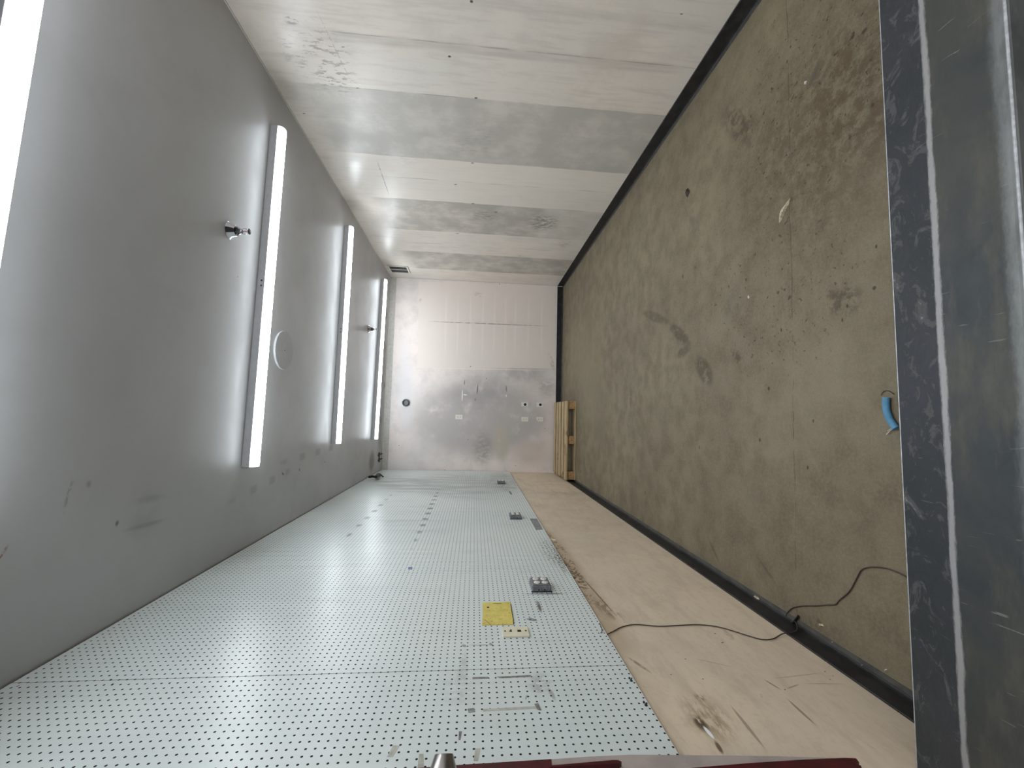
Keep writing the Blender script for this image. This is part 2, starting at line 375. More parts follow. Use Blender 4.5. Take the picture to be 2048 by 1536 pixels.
def mat_wall_left():
    t = NT('beige painted board', 0.5, 0.45)
    c, mid, streak, fine = wall_base(t, (178, 168, 153), (168, 160, 148), (150, 141, 128), K_L, (1, 0.7, 3))
    S = lambda *a, **k: t.stain(c, 'L', *a, **k)
    rough = t.noise(24.0, 5, 0.72, (1, 0.6, 1.6))
    glue = t.noise(45.0, 3, 0.6, (1, 0.8, 1), 1.0)
    br = rgb(92, 78, 60, K_L); dk = rgb(70, 60, 48, K_L); lt = rgb(196, 188, 172, K_L)
    # darker band and beads of old glue just under the pegboard
    c = t.mix(t.rng(rough, 0.48, 0.66, 0, 0.22), c, rgb(142, 130, 114, K_L)); c = t.mix(t.rng(glue, 0.70, 0.76, 0, 0.35), c, rgb(120, 108, 92, K_L))
    c = S((1070, 1030), (1390, 1510), 0.20, rgb(140, 126, 108, K_L), 0.75, 0.6, mid, (0.25, 0.5))
    c = S((1080, 1050), (1200, 1235), 0.15, br, 0.95, 0.4, glue, (0.52, 0.58))
    c = S((1125, 1120), (1170, 1175), 0.10, dk, 0.9, 0.6, glue, (0.46, 0.53))
    c = S((1180, 1190), (1250, 1250), 0.11, rgb(104, 92, 78, K_L), 0.85, 0.7, rough, (0.46, 0.56))
    c = S((1100, 1076), (1112, 1082), 0.05, lt, 0.8, 0.6)
    # big brown abrasion with torn paper
    c = S((1380, 1375), (1460, 1510), 0.20, rgb(128, 114, 94, K_L), 0.85, 0.8, rough, (0.36, 0.56))
    c = S((1385, 1425), (1418, 1470), 0.045, dk, 0.95, 0.6, rough, (0.32, 0.48))
    c = S((1402, 1385), (1398, 1405), 0.05, rgb(96, 82, 52, K_L), 0.8, 0.8, rough, (0.40, 0.56))
    c = S((1405, 1450), (1430, 1480), 0.014, rgb(226, 222, 212, K_L), 0.95, 0.4)
    c = S((1428, 1478), (1448, 1512), 0.018, dk, 0.9, 0.6)
    # long scratches
    sc_ = rgb(112, 102, 90, K_L)
    c = S((1568, 1392), (1640, 1458), 0.012, sc_, 0.9, 0.5)
    c = S((1525, 1357), (1566, 1382), 0.010, sc_, 0.9, 0.5)
    c = S((1455, 1403), (1540, 1510), 0.014, sc_, 0.7, 0.5)
    c = S((1250, 1310), (1308, 1350), 0.018, sc_, 0.85, 0.5, rough, (0.35, 0.5))
    c = S((1160, 1150), (1240, 1240), 0.012, br, 0.9, 0.5, rough, (0.3, 0.45))
    c = S((1572, 1378), (1600, 1368), 0.008, sc_, 0.7, 0.4)
    c = S((1600, 1367), (1700, 1368), 0.008, sc_, 0.5, 0.5)
    c = S((1540, 1358), (1650, 1345), 0.008, sc_, 0.45, 0.5)
    c = S((1380, 1315), (1470, 1335), 0.008, sc_, 0.45, 0.5)
    c = S((1200, 1060), (1240, 1078), 0.09, rgb(172, 150, 118, K_L), 0.6, 0.8, rough, (0.4, 0.6))
    c = S((1290, 1110), (1350, 1135), 0.06, rgb(146, 134, 118, K_L), 0.6, 0.8, rough, (0.4, 0.6))
    c = S((1440, 1250), (1480, 1290), 0.05, sc_, 0.5, 0.8, rough, (0.45, 0.6))
    c = S((1120, 1030), (1240, 1045), 0.03, rgb(138, 128, 114, K_L), 0.6, 0.8, streak, (0.3, 0.6))
    c = S((1110, 975), (1130, 1000), 0.6, rgb(150, 140, 124, K_L), 0.5, 0.9, streak, (0.3, 0.6))
    for u, v, r in ((1430, 1267, .012), (1445, 1285, .018), (1371, 1318, .008), (1406, 1358, .009), (1570, 1379, .010), (1650, 1343, .010), (1342, 1349, .007), (1666, 1352, .006), (1660, 1359, .006)):
        c = S((u - 2, v - 1), (u + 2, v + 1), r, dk, 0.9, 0.5)
    t.bump(t.math('ADD', mid, t.math('MULTIPLY', fine, 0.5)), 0.25, 0.004)
    return t.done(c, t.rng(mid, 0.3, 0.7, 0.45, 0.6))

def mat_ceiling():
    t = NT('grey satin ceiling', 0.38, 0.5)
    big = t.noise(0.7, 4, 0.5); mid = t.noise(5.0, 5, 0.6); weave = t.noise(160.0, 2, 0.5, (1, 0.3, 1))
    c = t.mix(t.rng(big, 0.35, 0.65), rgb(128, 128, 127, K_C), rgb(136, 136, 136, K_C))
    c = t.mix(t.rng(mid, 0.45, 0.8, 0, 0.2), c, rgb(118, 117, 113, K_C))
    S = lambda *a, **k: t.stain(c, 'C', *a, **k)
    rough = t.noise(14.0, 5, 0.7)
    dk = rgb(92, 91, 86, K_C); bk = rgb(34, 30, 28, K_C)
    c = S((130, 990), (145, 990), 0.16, rgb(96, 96, 96, K_C), 0.7, 0.8, t.noise(30.0, 3, 0.6), (0.50, 0.60))
    c = S((170, 970), (185, 966), 0.04, rgb(100, 100, 100, K_C), 0.7, 0.8)
    c = S((229, 1047), (239, 1046), 0.035, rgb(74, 74, 72, K_C), 0.9, 0.8)
    c = S((235, 1065), (340, 1037), 0.035, rgb(104, 104, 102, K_C), 0.8, 0.8)
    c = S((255, 1005), (340, 990), 0.05, rgb(108, 108, 106, K_C), 0.6, 0.9)
    c = S((240, 1050), (330, 1000), 0.30, rgb(112, 112, 110, K_C), 0.5, 0.8, mid, (0.3, 0.6))
    c = S((0, 1105), (10, 1108), 0.06, rgb(96, 56, 44, K_C), 0.85, 0.7, rough, (0.40, 0.5))
    # two rows of evenly spaced grey spots
    c = S((420, 1025), (610, 925), 0.075, rgb(106, 105, 100, K_C), 0.5, 0.5, dash=16.0)
    c = S((530, 935), (690, 888), 0.085, rgb(100, 99, 95, K_C), 0.55, 0.5, dash=16.0)
    c = S((600, 905), (655, 960), 0.25, rgb(146, 144, 138, K_C), 0.4, 0.9, mid, (0.3, 0.6))
    c = S((563, 945), (569, 950), 0.03, bk, 0.8, 0.8, rough, (0.40, 0.5))
    c = S((598, 936), (600, 943), 0.02, bk, 0.9, 0.6)
    c = S((649, 922), (650, 926), 0.02, rgb(60, 60, 58, K_C), 0.9, 0.6)
    # darker unpainted band along the back wall with rusty spots
    c = S((772, 570), (757, 935), 0.42, rgb(96, 97, 94, K_C), 0.75, 0.35, mid, (0.2, 0.45))
    c = S((745, 895), (742, 950), 0.45, rgb(70, 68, 60, K_C), 0.75, 0.6)
    for u, v in ((769, 770), (762, 838), (771, 695), (773, 630)):
        c = S((u, v - 10), (u - 1, v + 12), 0.10, rgb(66, 34, 30, K_C), 0.8, 0.8)
    c = S((475, 553), (477, 554), 0.012, rgb(80, 60, 60, K_C), 0.8, 0.6)
    t.bump(t.math('ADD', mid, t.math('MULTIPLY', weave, 0.25)), 0.06, 0.003)
    return t.done(c, t.rng(mid, 0.3, 0.7, 0.34, 0.46))

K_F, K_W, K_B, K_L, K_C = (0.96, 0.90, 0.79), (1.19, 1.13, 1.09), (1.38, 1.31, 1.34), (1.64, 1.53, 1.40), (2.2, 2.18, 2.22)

M = {}
M['floor'] = mat_floor(); M['right'] = mat_wall_right(); M['back'] = mat_wall_back(); M['left'] = mat_wall_left(); M['ceiling'] = mat_ceiling()
def mat_base():
    t = NT('black rubber base', 0.45, 0.4)
    n = t.noise(14.0, 5, 0.65); d = t.noise(90.0, 4, 0.7)
    c = t.mix(t.rng(n, 0.35, 0.7), rgb(22, 22, 24), rgb(44, 43, 44))
    c = t.mix(t.rng(d, 0.62, 0.72, 0, 0.5), c, rgb(104, 98, 88))
    return t.done(c)
M['base'] = mat_base()
M['toe'] = plain('dusty base toe', rgb(78, 75, 70), 0.6, var=0.3, scale=18)
M['light_trim'] = plain('pale corner bead', rgb(196, 192, 184), 0.4, var=0.08)
M['joint'] = plain('dark ceiling joint', rgb(70, 62, 54), 0.7)

# ================================================================= SETTING
TH = 0.12
struct(link('floor', mbox(XL - TH, XR + TH, Y0, YB + TH, -TH, 0), M['floor']))
struct(link('ceiling', mbox(XL - TH, XR + TH, Y0, YB + TH, ZC, ZC + TH), M['ceiling']))
struct(link('wall_left', mbox(XL - TH, XL, Y0, YB + TH, 0, ZC), M['left']))
struct(link('wall_right', mbox(XR, XR + TH, Y0, YB + TH, 0, ZC), M['right']))
struct(link('wall_back', mbox(XL, XR, YB, YB + TH, 0, ZC), M['back']))
# black rubber cove base: upright face, rounded toe spreading onto the floor
def cove(h=0.100, t=0.006, toe=0.016):
    pts = [(0, 0), (toe, 0), (toe, 0.004)]
    for i in range(6):
        a = i / 5 * math.pi / 2
        pts.append((toe - (toe - t) * math.sin(a), 0.004 + 0.018 * (1 - math.cos(a))))
    pts += [(t, h - 0.003), (t - 0.003, h), (0, h)]
    return pts
o = link('baseboard_left', prism([(XL + a, b) for a, b in cove()], 'y', 1.078, YB), M['base']); struct(o)
o = link('baseboard_right', prism([(XR - a, b) for a, b in cove()], 'y', 1.078, YB), M['base']); struct(o)
o = link('baseboard_back', prism([(YB - a, b) for a, b in cove()], 'x', XL + 0.016, XR - 0.016), M['base']); struct(o)
# grey sealant line where the base meets the slab
struct(link('trim_1', mbox(XL + 0.016, XL + 0.034, 1.078, YB - 0.016, 0, 0.0035), M['toe']))
struct(link('trim_2', mbox(XR - 0.026, XR - 0.016, 1.078, YB - 0.016, 0, 0.0035), M['toe']))
# corner beads and joints of the ceiling
struct(link('trim_3', mbox(XR - 0.007, XR, Y0, YB, ZC - 0.007, ZC), M['light_trim']))
struct(link('trim_4', mbox(XL, XL + 0.005, Y0, YB, ZC - 0.006, ZC), M['joint']))
struct(link('trim_5', mbox(XL, XR, YB - 0.006, YB, ZC - 0.01, ZC), M['light_trim']))
struct(link('trim_6', mbox(XL, XR, YB - 0.004, YB, ZC - 0.10, ZC - 0.01), M['light_trim']))
struct(link('trim_7', mbox(XR - 0.006, XR, YB - 0.012, YB - 0.004, 0.1, ZC - 0.01), M['light_trim']))
# dark ground outside the opening
struct(link('ground', mbox(-9, 9, -9, Y0, -0.14, -0.10), plain('dark asphalt outside', rgb(14, 14, 16), 0.9, var=0.3, scale=40)))

# galvanised sill across the opening
def mat_galv():
    t = NT('weathered galvanised steel', 0.5, 0.5, 0.35)
    x = t.xyz()
    big = t.noise(2.4, 5, 0.6, (1, 1, 1), 0.5); drag = t.noise(7.0, 6, 0.68, (0.6, 2.2, 1)); fine = t.noise(60.0, 4, 0.7, (0.6, 2, 1))
    blot = t.noise(11.0, 6, 0.75, (1, 1.4, 1), 1.2)
    c = t.mix(t.rng(big, 0.35, 0.65), rgb(84, 85, 80, 0.62), rgb(64, 70, 73, 0.62))
    c = t.mix(t.rng(drag, 0.45, 0.7, 0, 0.6), c, rgb(108, 104, 92, 0.62))
    # the inner fold is coloured darker and bluer, with worn flakes
    inner = t.rng(x[1], 0.934, 0.938)
    ci = t.mix(t.rng(big, 0.35, 0.65), rgb(60, 63, 70, 0.75), rgb(50, 58, 62, 0.75))
    ci = t.mix(t.rng(blot, 0.53, 0.60, 0, 0.8), ci, rgb(96, 96, 96, 0.8))
    ci = t.mix(t.rng(blot, 0.66, 0.70, 0, 0.9), ci, rgb(150, 148, 148, 0.8))
    c = t.mix(inner, c, ci)
    # zinc rubbed bright along the folds, highlight bands painted into its colour
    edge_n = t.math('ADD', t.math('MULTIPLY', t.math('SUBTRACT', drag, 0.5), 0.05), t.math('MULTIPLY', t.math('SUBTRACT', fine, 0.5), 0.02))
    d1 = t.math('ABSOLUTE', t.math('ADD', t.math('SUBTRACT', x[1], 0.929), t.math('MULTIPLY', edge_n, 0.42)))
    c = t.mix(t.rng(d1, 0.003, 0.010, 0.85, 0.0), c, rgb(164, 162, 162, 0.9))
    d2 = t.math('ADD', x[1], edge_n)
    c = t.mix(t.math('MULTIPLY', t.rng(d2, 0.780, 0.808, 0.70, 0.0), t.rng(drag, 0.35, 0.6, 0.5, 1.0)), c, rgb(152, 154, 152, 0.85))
    scr = t.noise(9.0, 3, 0.5, (14, 1.0, 1), 0.8)
    c = t.mix(t.rng(scr, 0.70, 0.73, 0, 0.35), c, rgb(150, 150, 148))
    t.bump(t.math('ADD', t.math('MULTIPLY', fine, 0.3), drag), 0.2, 0.003)
    return t.done(c, t.rng(blot, 0.3, 0.7, 0.42, 0.6))
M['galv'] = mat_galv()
M['zinc'] = plain('bright zinc edge', rgb(176, 178, 180), 0.4, 0.5, var=0.2, scale=60)
sill = tag(empty('steel_sill', ((XL + XR) / 2, 0.92, 0)), 'weathered galvanised steel sill running across the opening in the foreground', 'sill')
Ltx = Vector((-(XL + XR) / 2, -0.92, 0))
prof = [(1.075, 0.0), (1.075, 0.270), (0.936, 0.310), (0.930, 0.3098), (0.778, 0.3005), (0.772, 0.297), (0.768, 0.290), (0.767, 0.0)]
b_ = prism(prof, 'x', XL + 0.001, XR - 0.001)
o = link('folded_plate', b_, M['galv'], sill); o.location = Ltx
o = link('edge_lip', tube([(XL + 0.001, 1.0755, 0.2695), (XR - 0.001, 1.0755, 0.2695)], 0.0017, 8), M['zinc'], sill); o.location = Ltx; o['label'] = 'bright bare metal edge on the room side'
o = link('rolled_edge', tube([(XL + 0.001, 0.772, 0.2955), (XR - 0.001, 0.772, 0.2955)], 0.0035, 10), M['zinc'], sill); o.location = Ltx; o['label'] = 'bright rubbed outer edge'

# ================================================================= STRIP LIGHTS
M['lens'] = bpy.data.materials.new('lit white lens'); M['lens'].use_nodes = True
nt = M['lens'].node_tree; b = nt.nodes['Principled BSDF']
b.inputs['Base Color'].default_value = (0.9, 0.93, 0.95, 1); b.inputs['Roughness'].default_value = 0.35
b.inputs['Emission Color'].default_value = (0.865, 0.94, 1.0, 1); b.inputs['Emission Strength'].default_value = LAMP
M['cap'] = M['lens'].copy(); M['cap'].name = 'translucent end cap'
M['cap'].node_tree.nodes['Principled BSDF'].inputs['Emission Strength'].default_value = 1.6
# the leds shine straight down through the diffuser: its belly is brighter than its flanks
g_ = nt.nodes.new('ShaderNodeTexCoord'); x_ = nt.nodes.new('ShaderNodeSeparateXYZ'); r_ = nt.nodes.new('ShaderNodeMapRange')
nt.links.new(g_.outputs['Normal'], x_.inputs[0]); nt.links.new(x_.outputs[2], r_.inputs[0])
for i_, v_ in zip((1, 2, 3, 4), (-0.1, -0.85, LAMP * 0.070, LAMP)): r_.inputs[i_].default_value = v_
nt.links.new(r_.outputs[0], b.inputs['Emission Strength'])
M['housing'] = plain('white enamel housing', rgb(190, 190, 192), 0.4, var=0.05)
M['screwhole'] = plain('dark knockout', rgb(60, 60, 66), 0.6)
def make_light(xa, ya, xb, yb, label, knock):
    """from (xa, ya) to (xb, yb): the camera-side edge of the channel on the ceiling"""
    d = Vector((xb - xa, yb - ya, 0)); L = d.length; ang = math.atan2(d.y, d.x)
    r = tag(empty('strip_light', (xa, ya, ZC), ang), label, 'light', 'strip lights on the ceiling')
    W, H, D = 0.082, 0.047, 0.038
    link('housing', mbox(0, L, 0.0, W, -H, 0, bev=0.002), M['housing'], r)
    def arc(k=1.0, n=10):
        return [(W / 2 - (W / 2 - 0.001) * math.cos(math.pi * i / n) * 1.0, -H - D * k * (math.sin(math.pi * i / n) ** 0.75)) for i in range(n + 1)]
    link('lens', prism(arc(), 'x', 0.022, L - 0.022), M['lens'], r, smooth=True)
    for a, c in ((0.001, 0.022), (L - 0.022, L - 0.001)):
        link('end_cap', prism(arc(1.02), 'x', a, c), M['cap'], r, smooth=True)
    for kx in knock:
        link('knockout', lathe([(0.006, -0.001), (0.006, 0.0)], 'y', 14, centre=(kx * L, 0, -0.028)), M['screwhole'], r)
        link('knockout', lathe([(0.006, -0.001), (0.006, 0.0)], 'y', 14, centre=(kx * L + 0.035, 0, -0.028)), M['screwhole'], r)
    return r
make_light(-0.36, 1.213, 2.07, 1.295, 'bright strip light nearest the camera, at the left edge of the photo', ())
make_light(-0.355, 2.816, 1.965, 2.867, 'longest-looking full strip light on the ceiling, beside the nearer sprinkler head', (0.51,))
p, q = at(662, 888, 'C'), at(689, 450, 'C')
make_light(p.x, p.y, q.x, q.y, 'strip light in the middle of the ceiling, beyond the round cover plate', (0.5,))
p, q = at(742, 879, 'C'), at(762, 557, 'C')
make_light(p.x, p.y, q.x, q.y, 'smallest-looking strip light, farthest on the ceiling next to the back wall', ())

# ================================================================= SPRINKLERS, COVER PLATE, VENT
M['chrome'] = plain('chrome', rgb(205, 207, 212), 0.12, 1.0, var=0.03)
M['chrome_dark'] = plain('dull chrome body', rgb(120, 122, 128), 0.25, 1.0, var=0.1)
M['glass'] = plain('sprinkler bulb', rgb(190, 150, 160), 0.1, 0.0)
def make_sprinkler(p, label):
    r = tag(empty('sprinkler_head', (p.x, p.y, ZC)), label, 'sprinkler', 'sprinkler heads on the ceiling')
    link('escutcheon', lathe([(0.050, 0.0), (0.051, -0.003), (0.049, -0.005), (0.040, -0.018), (0.032, -0.038), (0.030, -0.040), (0.018, -0.041)][::-1], 'z', 40), M['chrome'], r, smooth=True)
    link('body', lathe([(0.017, -0.040), (0.024, -0.043), (0.025, -0.052), (0.017, -0.058), (0.013, -0.066), (0.011, -0.072)][::-1], 'z', 6), M['chrome_dark'], r)
    bm = bmesh.new()
    for s in (-1, 1):
        tube(smooth_path([(s * 0.011, 0, -0.068), (s * 0.016, 0, -0.080), (s * 0.015, 0, -0.094), (s * 0.004, 0, -0.106)], 4), 0.0028, 8, bm)
    link('frame_arms', bm, M['chrome'], r, smooth=True)
    link('bulb', lathe([(0.002, -0.072), (0.004, -0.080), (0.004, -0.094), (0.002, -0.102)][::-1], 'z', 12), M['glass'], r, smooth=True)
    link('deflector', lathe([(0.006, -0.104), (0.017, -0.109), (0.017, -0.111), (0.005, -0.113)][::-1], 'z', 20), M['chrome_dark'], r)
    return r
make_sprinkler(at(459, 461, 'C'), 'chrome sprinkler head nearer the camera, left of the longest-looking strip light')
make_sprinkler(at(737, 658, 'C'), 'small chrome sprinkler head just before the farthest strip light')
c0 = (at(560, 658, 'C') + at(563, 740, 'C')) / 2
cp = tag(empty('ceiling_cover_plate', (c0.x, c0.y + 0.03, ZC)), 'round cover plate with a white rim on the ceiling between two strip lights', 'cover plate')
link('rim', lathe([(0.144, 0.0), (0.146, -0.004), (0.146, -0.012), (0.143, -0.014)][::-1], 'z', 56), plain('white rim', rgb(225, 228, 230), 0.4), cp, smooth=True)
link('disc', lathe([(0.1445, -0.0135), (0.1445, -0.0150), (0.12, -0.0155)][::-1], 'z', 56), plain('grey disc', rgb(124, 124, 124, K_C), 0.4, var=0.04), cp)
link('screw', lathe([(0.004, -0.0155), (0.004, -0.0175)][::-1], 'z', 12), M['screwhole'], cp)

M['vent_white'] = plain('white vent enamel', rgb(205, 202, 196), 0.4, var=0.06)
M['vent_dark'] = plain('dark duct inside', rgb(36, 35, 34), 0.8)
M['slat'] = plain('dusty slat', rgb(92, 88, 84), 0.6)
va, vb = at(774, 530, 'R'), at(821, 546, 'R')
vt = tag(empty('wall_vent', (XR, (va.y + vb.y) / 2, (va.z + vb.z) / 2)), 'louvred air vent with a white frame high on the wall, next to the ceiling', 'vent')
hy, hz = abs(vb.y - va.y) / 2, abs(vb.z - va.z) / 2
fr = bmesh.new(); fw = 0.022
box(fr, -0.014, 0, -hy, hy, hz - fw, hz); box(fr, -0.014, 0, -hy, hy, -hz, -hz + fw)
box(fr, -0.014, 0, -hy, -hy + fw, -hz + fw, hz - fw); box(fr, -0.014, 0, hy - fw, hy, -hz + fw, hz - fw)
box(fr, -0.012, 0, -0.008, 0.008, -hz + fw, hz - fw)
link('vent_frame', fr, M['vent_white'], vt)
link('backing', mbox(-0.003, 0, -hy + fw, hy - fw, -hz + fw, hz - fw), M['vent_dark'], vt)
for s in (-1, 1):
    for k in range(5):
        y = s * (0.020 + k * (hy - fw - 0.024) / 4.4)
        link('slat', mbox(-0.010, -0.003, y - 0.002, y + 0.002, -hz + fw, hz - fw), M['slat'], vt)

# ================================================================= PEGBOARD
PEG_Y, PEG_Z = 0.0252, 0.0246
def mat_peg(y_first, y_last, seed):
    t = NT('white pegboard', 0.3, 0.5)
    x = t.xyz()
    def cell(v, o, s):
        f = t.math('FRACT', t.math('ADD', t.math('DIVIDE', t.math('SUBTRACT', v, o), s), 0.5))
        return t.math('MULTIPLY', t.math('SUBTRACT', f, 0.5), s)
    a = cell(x[1], 1.1946, PEG_Y); b = cell(x[2], 1.999, PEG_Z)
    d = t.math('SQRT', t.math('ADD', t.math('MULTIPLY', a, a), t.math('MULTIPLY', b, b)))
    big = t.noise(1.0, 4, 0.55); mid = t.noise(5.0, 5, 0.6); wipe = t.noise(4.0, 5, 0.62, (1, 2.4, 0.5)); fine = t.noise(60.0, 4, 0.65)
    c = t.mix(t.rng(big, 0.35, 0.65), rgb(203, 206, 205, K_P), rgb(196, 201, 201, K_P))
    c = t.mix(t.rng(mid, 0.5, 0.8, 0, 0.35), c, rgb(182, 184, 182, K_P))
    c = t.mix(t.rng(wipe, 0.52, 0.8, 0, 0.35), c, rgb(172, 175, 174, K_P))
    rough = t.noise(22.0, 5, 0.72, (1, 1.2, 0.7)); mot = t.noise(70.0, 3, 0.6)
    def S(pl, p0, p1, *ar, **k):
        nonlocal c
        y = sorted((at(*p0, 'L').y, at(*p1, 'L').y))
        if y[1] + 0.25 < y_first or y[0] - 0.25 > y_last: return
        c = t.stain(c, 'L', p0, p1, *ar, **k)
    gy = rgb(128, 129, 128, K_P); dk = rgb(82, 82, 84, K_P)
    # smoky far end
    S('L', (880, 943), (960, 1010), 1.5, rgb(150, 153, 150, K_P), 0.7, 0.6, wipe, (0.28, 0.60))
    S('L', (1000, 943), (1020, 995), 0.7, rgb(136, 138, 136, K_P), 0.75, 0.6, rough, (0.34, 0.60))
    S('L', (770, 948), (860, 995), 0.9, rgb(140, 140, 138, K_P), 0.65, 0.6, wipe, (0.34, 0.60))
    S('L', (740, 990), (900, 1090), 0.8, rgb(166, 168, 168, K_P), 0.6, 0.7, wipe, (0.45, 0.65))
    # two rows of pencil marks and taped spots
    S('L', (665, 1105), (790, 985), 0.05, rgb(120, 124, 126, K_P), 0.85, 0.3, rough, (0.36, 0.5), dash=26.0)
    S('L', (818, 1115), (880, 975), 0.06, rgb(104, 106, 106, K_P), 0.9, 0.3, rough, (0.38, 0.48), dash=40.0)
    # scorch and scrape marks near the lower edge
    S('L', (995, 975), (1032, 978), 0.14, gy, 0.8, 0.7, rough, (0.42, 0.55))
    S('L', (1018, 983), (1024, 993), 0.03, rgb(50, 50, 50, K_P), 0.95, 0.5)
    S('L', (1006, 981), (1018, 982), 0.05, gy, 0.9, 0.6, rough, (0.38, 0.5))
    S('L', (1085, 1075), (1130, 1150), 0.20, rgb(92, 94, 94, K_P), 0.85, 0.6, mot, (0.50, 0.58))
    S('L', (1105, 1090), (1135, 1160), 0.06, rgb(90, 80, 66, K_P), 0.9, 0.6, mot, (0.46, 0.55))
    S('L', (1042, 1193), (1142, 1192), 0.020, dk, 0.9, 0.5, rough, (0.35, 0.48))
    S('L', (1072, 1200), (1084, 1235), 0.022, rgb(80, 76, 66, K_P), 0.95, 0.6, rough, (0.34, 0.5))
    S('L', (1045, 1240), (1078, 1248), 0.035, dk, 0.9, 0.6, rough, (0.36, 0.5))
    S('L', (1000, 1050), (1040, 1052), 0.10, gy, 0.6, 0.8, rough, (0.45, 0.58))
    # ghost outline of a removed panel
    S('L', (928, 1297), (985, 1296), 0.014, rgb(146, 146, 144, K_P), 0.8, 0.5, rough, (0.35, 0.5))
    S('L', (924, 1300), (932, 1296), 0.03, rgb(116, 116, 114, K_P), 0.8, 0.5)
    S('L', (978, 1296), (986, 1294), 0.03, rgb(116, 116, 114, K_P), 0.8, 0.5)
    S('L', (930, 1300), (918, 1430), 0.05, rgb(162, 163, 162, K_P), 0.6, 0.6, rough, (0.35, 0.55))
    S('L', (1078, 1345), (1085, 1410), 0.12, rgb(150, 150, 148, K_P), 0.7, 0.8, rough, (0.40, 0.55))
    S('L', (1095, 1380), (1112, 1412), 0.02, rgb(130, 130, 128, K_P), 0.7, 0.6)
    S('L', (905, 1330), (935, 1460), 0.20, rgb(176, 177, 176, K_P), 0.5, 0.8, rough, (0.40, 0.6))
    S('L', (1050, 1402), (1055, 1403), 0.03, rgb(140, 140, 138, K_P), 0.8, 0.5)
    for u, v in ((918, 1323), (989, 1321), (1052, 1319), (974, 1346), (1160, 1321), (35, 1380), (220, 1367), (224, 1376), (466, 1372), (475, 1361)):
        S('L', (u - 2, v), (u + 2, v), 0.012, rgb(50, 50, 50, K_P), 0.95, 0.4)
    hole = t.rng(d, 0.0031, 0.0039, 1.0, 0.0)
    c = t.mix(hole, c, rgb(22, 22, 22))
    t.bump(t.math('SUBTRACT', t.math('MULTIPLY', big, 0.5), hole), 0.22, 0.003)
    return t.done(c, t.math('ADD', t.math('MULTIPLY', hole, 0.5), t.rng(rough, 0.3, 0.7, 0.29, 0.40)))
K_P = (1.18, 1.21, 1.18)
M['hardboard'] = plain('brown hardboard edge', rgb(112, 92, 66), 0.8, var=0.2)
def peg_sheet(y0, y1, label, y_a=None):
    pr = bmesh.new(); n = 8
    bot = lambda y: 0.888 - 0.0055 * (y - 1.158)
    xa, xb = XL, XL + 0.012
    r = tag(link('pegboard_sheet', pr_board(y0, y1, bot, xa, xb), [mat_peg(y0, y1, 0), M['hardboard']]), label, 'pegboard', 'pegboard sheets on the wall')
    for p in r.data.polygons:
        if abs(p.normal.x) < 0.5: p.material_index = 1
    return r
def pr_board(y0, y1, bot, xa, xb):
    return prism([(y0, bot(y0)), (y1, bot(y1)), (y1, ZC - 0.008), (y0, ZC - 0.008)], 'x', xa, xb)
S1, S2, S3 = 1.5475, 3.985, 6.423
peg_sheet(0.90, S1 - 0.001, 'narrow white pegboard sheet nearest the camera, before the visible seam')
peg_sheet(S1 + 0.001, S2 - 0.0005, 'wide white pegboard sheet carrying the yellow patch and the wall jack')
peg_sheet(S2 + 0.0005, S3 - 0.0005, 'white pegboard sheet in the middle of the wall, with rows of pencil marks')
peg_sheet(S3 + 0.0005, YB - 0.02, 'short smoky pegboard sheet in the far corner by the back wall')
XP = XL + 0.012
def quad_on_wall(name, px, m, t_, x0=XP, label=None, cat=None, parent=None, bev=0.0):
    """thin plate whose outline is four photo points on the pegboard"""
    pts = [at(u, v, 'X', x0) for u, v in px]
    bm = prism([(p.y, p.z) for p in pts], 'x', x0, x0 + t_)
    if bev: bmesh.ops.bevel(bm, geom=list(bm.edges), offset=bev, segments=2, affect='EDGES')
    o = link(name, bm, m, parent)
    if label: tag(o, label, cat)
    return o
def mat_yellow():
    t = NT('mottled yellow sheet', 0.6, 0.3)
    n = t.noise(30.0, 5, 0.6); s = t.noise(60.0, 5, 0.7)
    c = t.mix(t.rng(n, 0.3, 0.7), rgb(196, 178, 92, 1.15), rgb(214, 198, 112, 1.15))
    c = t.mix(t.rng(s, 0.52, 0.66, 0, 0.6), c, rgb(138, 126, 58))
    t.bump(n, 0.5, 0.004)
    return t.done(c)
ye = quad_on_wall('yellow_patch', [(965, 1206), (983, 1205.5), (1000, 1206), (1020, 1204), (1023, 1222), (1027, 1236), (1027, 1250), (1000, 1250.5), (964, 1251), (965.5, 1230)], mat_yellow(), 0.003,
                  label='square yellow patch of board stuck on the white pegboard', cat='patch', bev=0.0008)
M['ink'] = plain('dark ink', rgb(56, 48, 40), 0.7)
ps = at(976, 1215, 'X', XP + 0.003)
link('screw', lathe([(0.005, 0.0), (0.005, 0.002), (0.003, 0.003)], 'x', 14, centre=(XP + 0.003, ps.y, ps.z)), M['ink'], ye)
pa, pb = at(1021.5, 1208, 'X', XP + 0.003), at(1027, 1248, 'X', XP + 0.003)
link('torn_edge', tube([pa, at(1024, 1226, 'X', XP + 0.003), at(1026.5, 1238, 'X', XP + 0.003), pb], 0.0016, 6), M['ink'], ye)
pa, pb = at(986, 1207.2, 'X', XP + 0.0032), at(1003, 1207.5, 'X', XP + 0.0032)
link('scorch_mark', tube([pa, pb], 0.002, 6, flat=0.4), M['ink'], ye)
pa, pb = at(969, 1239, 'X', XP + 0.0032), at(981, 1249, 'X', XP + 0.0032)
link('crease', tube([pa, pb], 0.0009, 6, flat=0.5), M['ink'], ye)

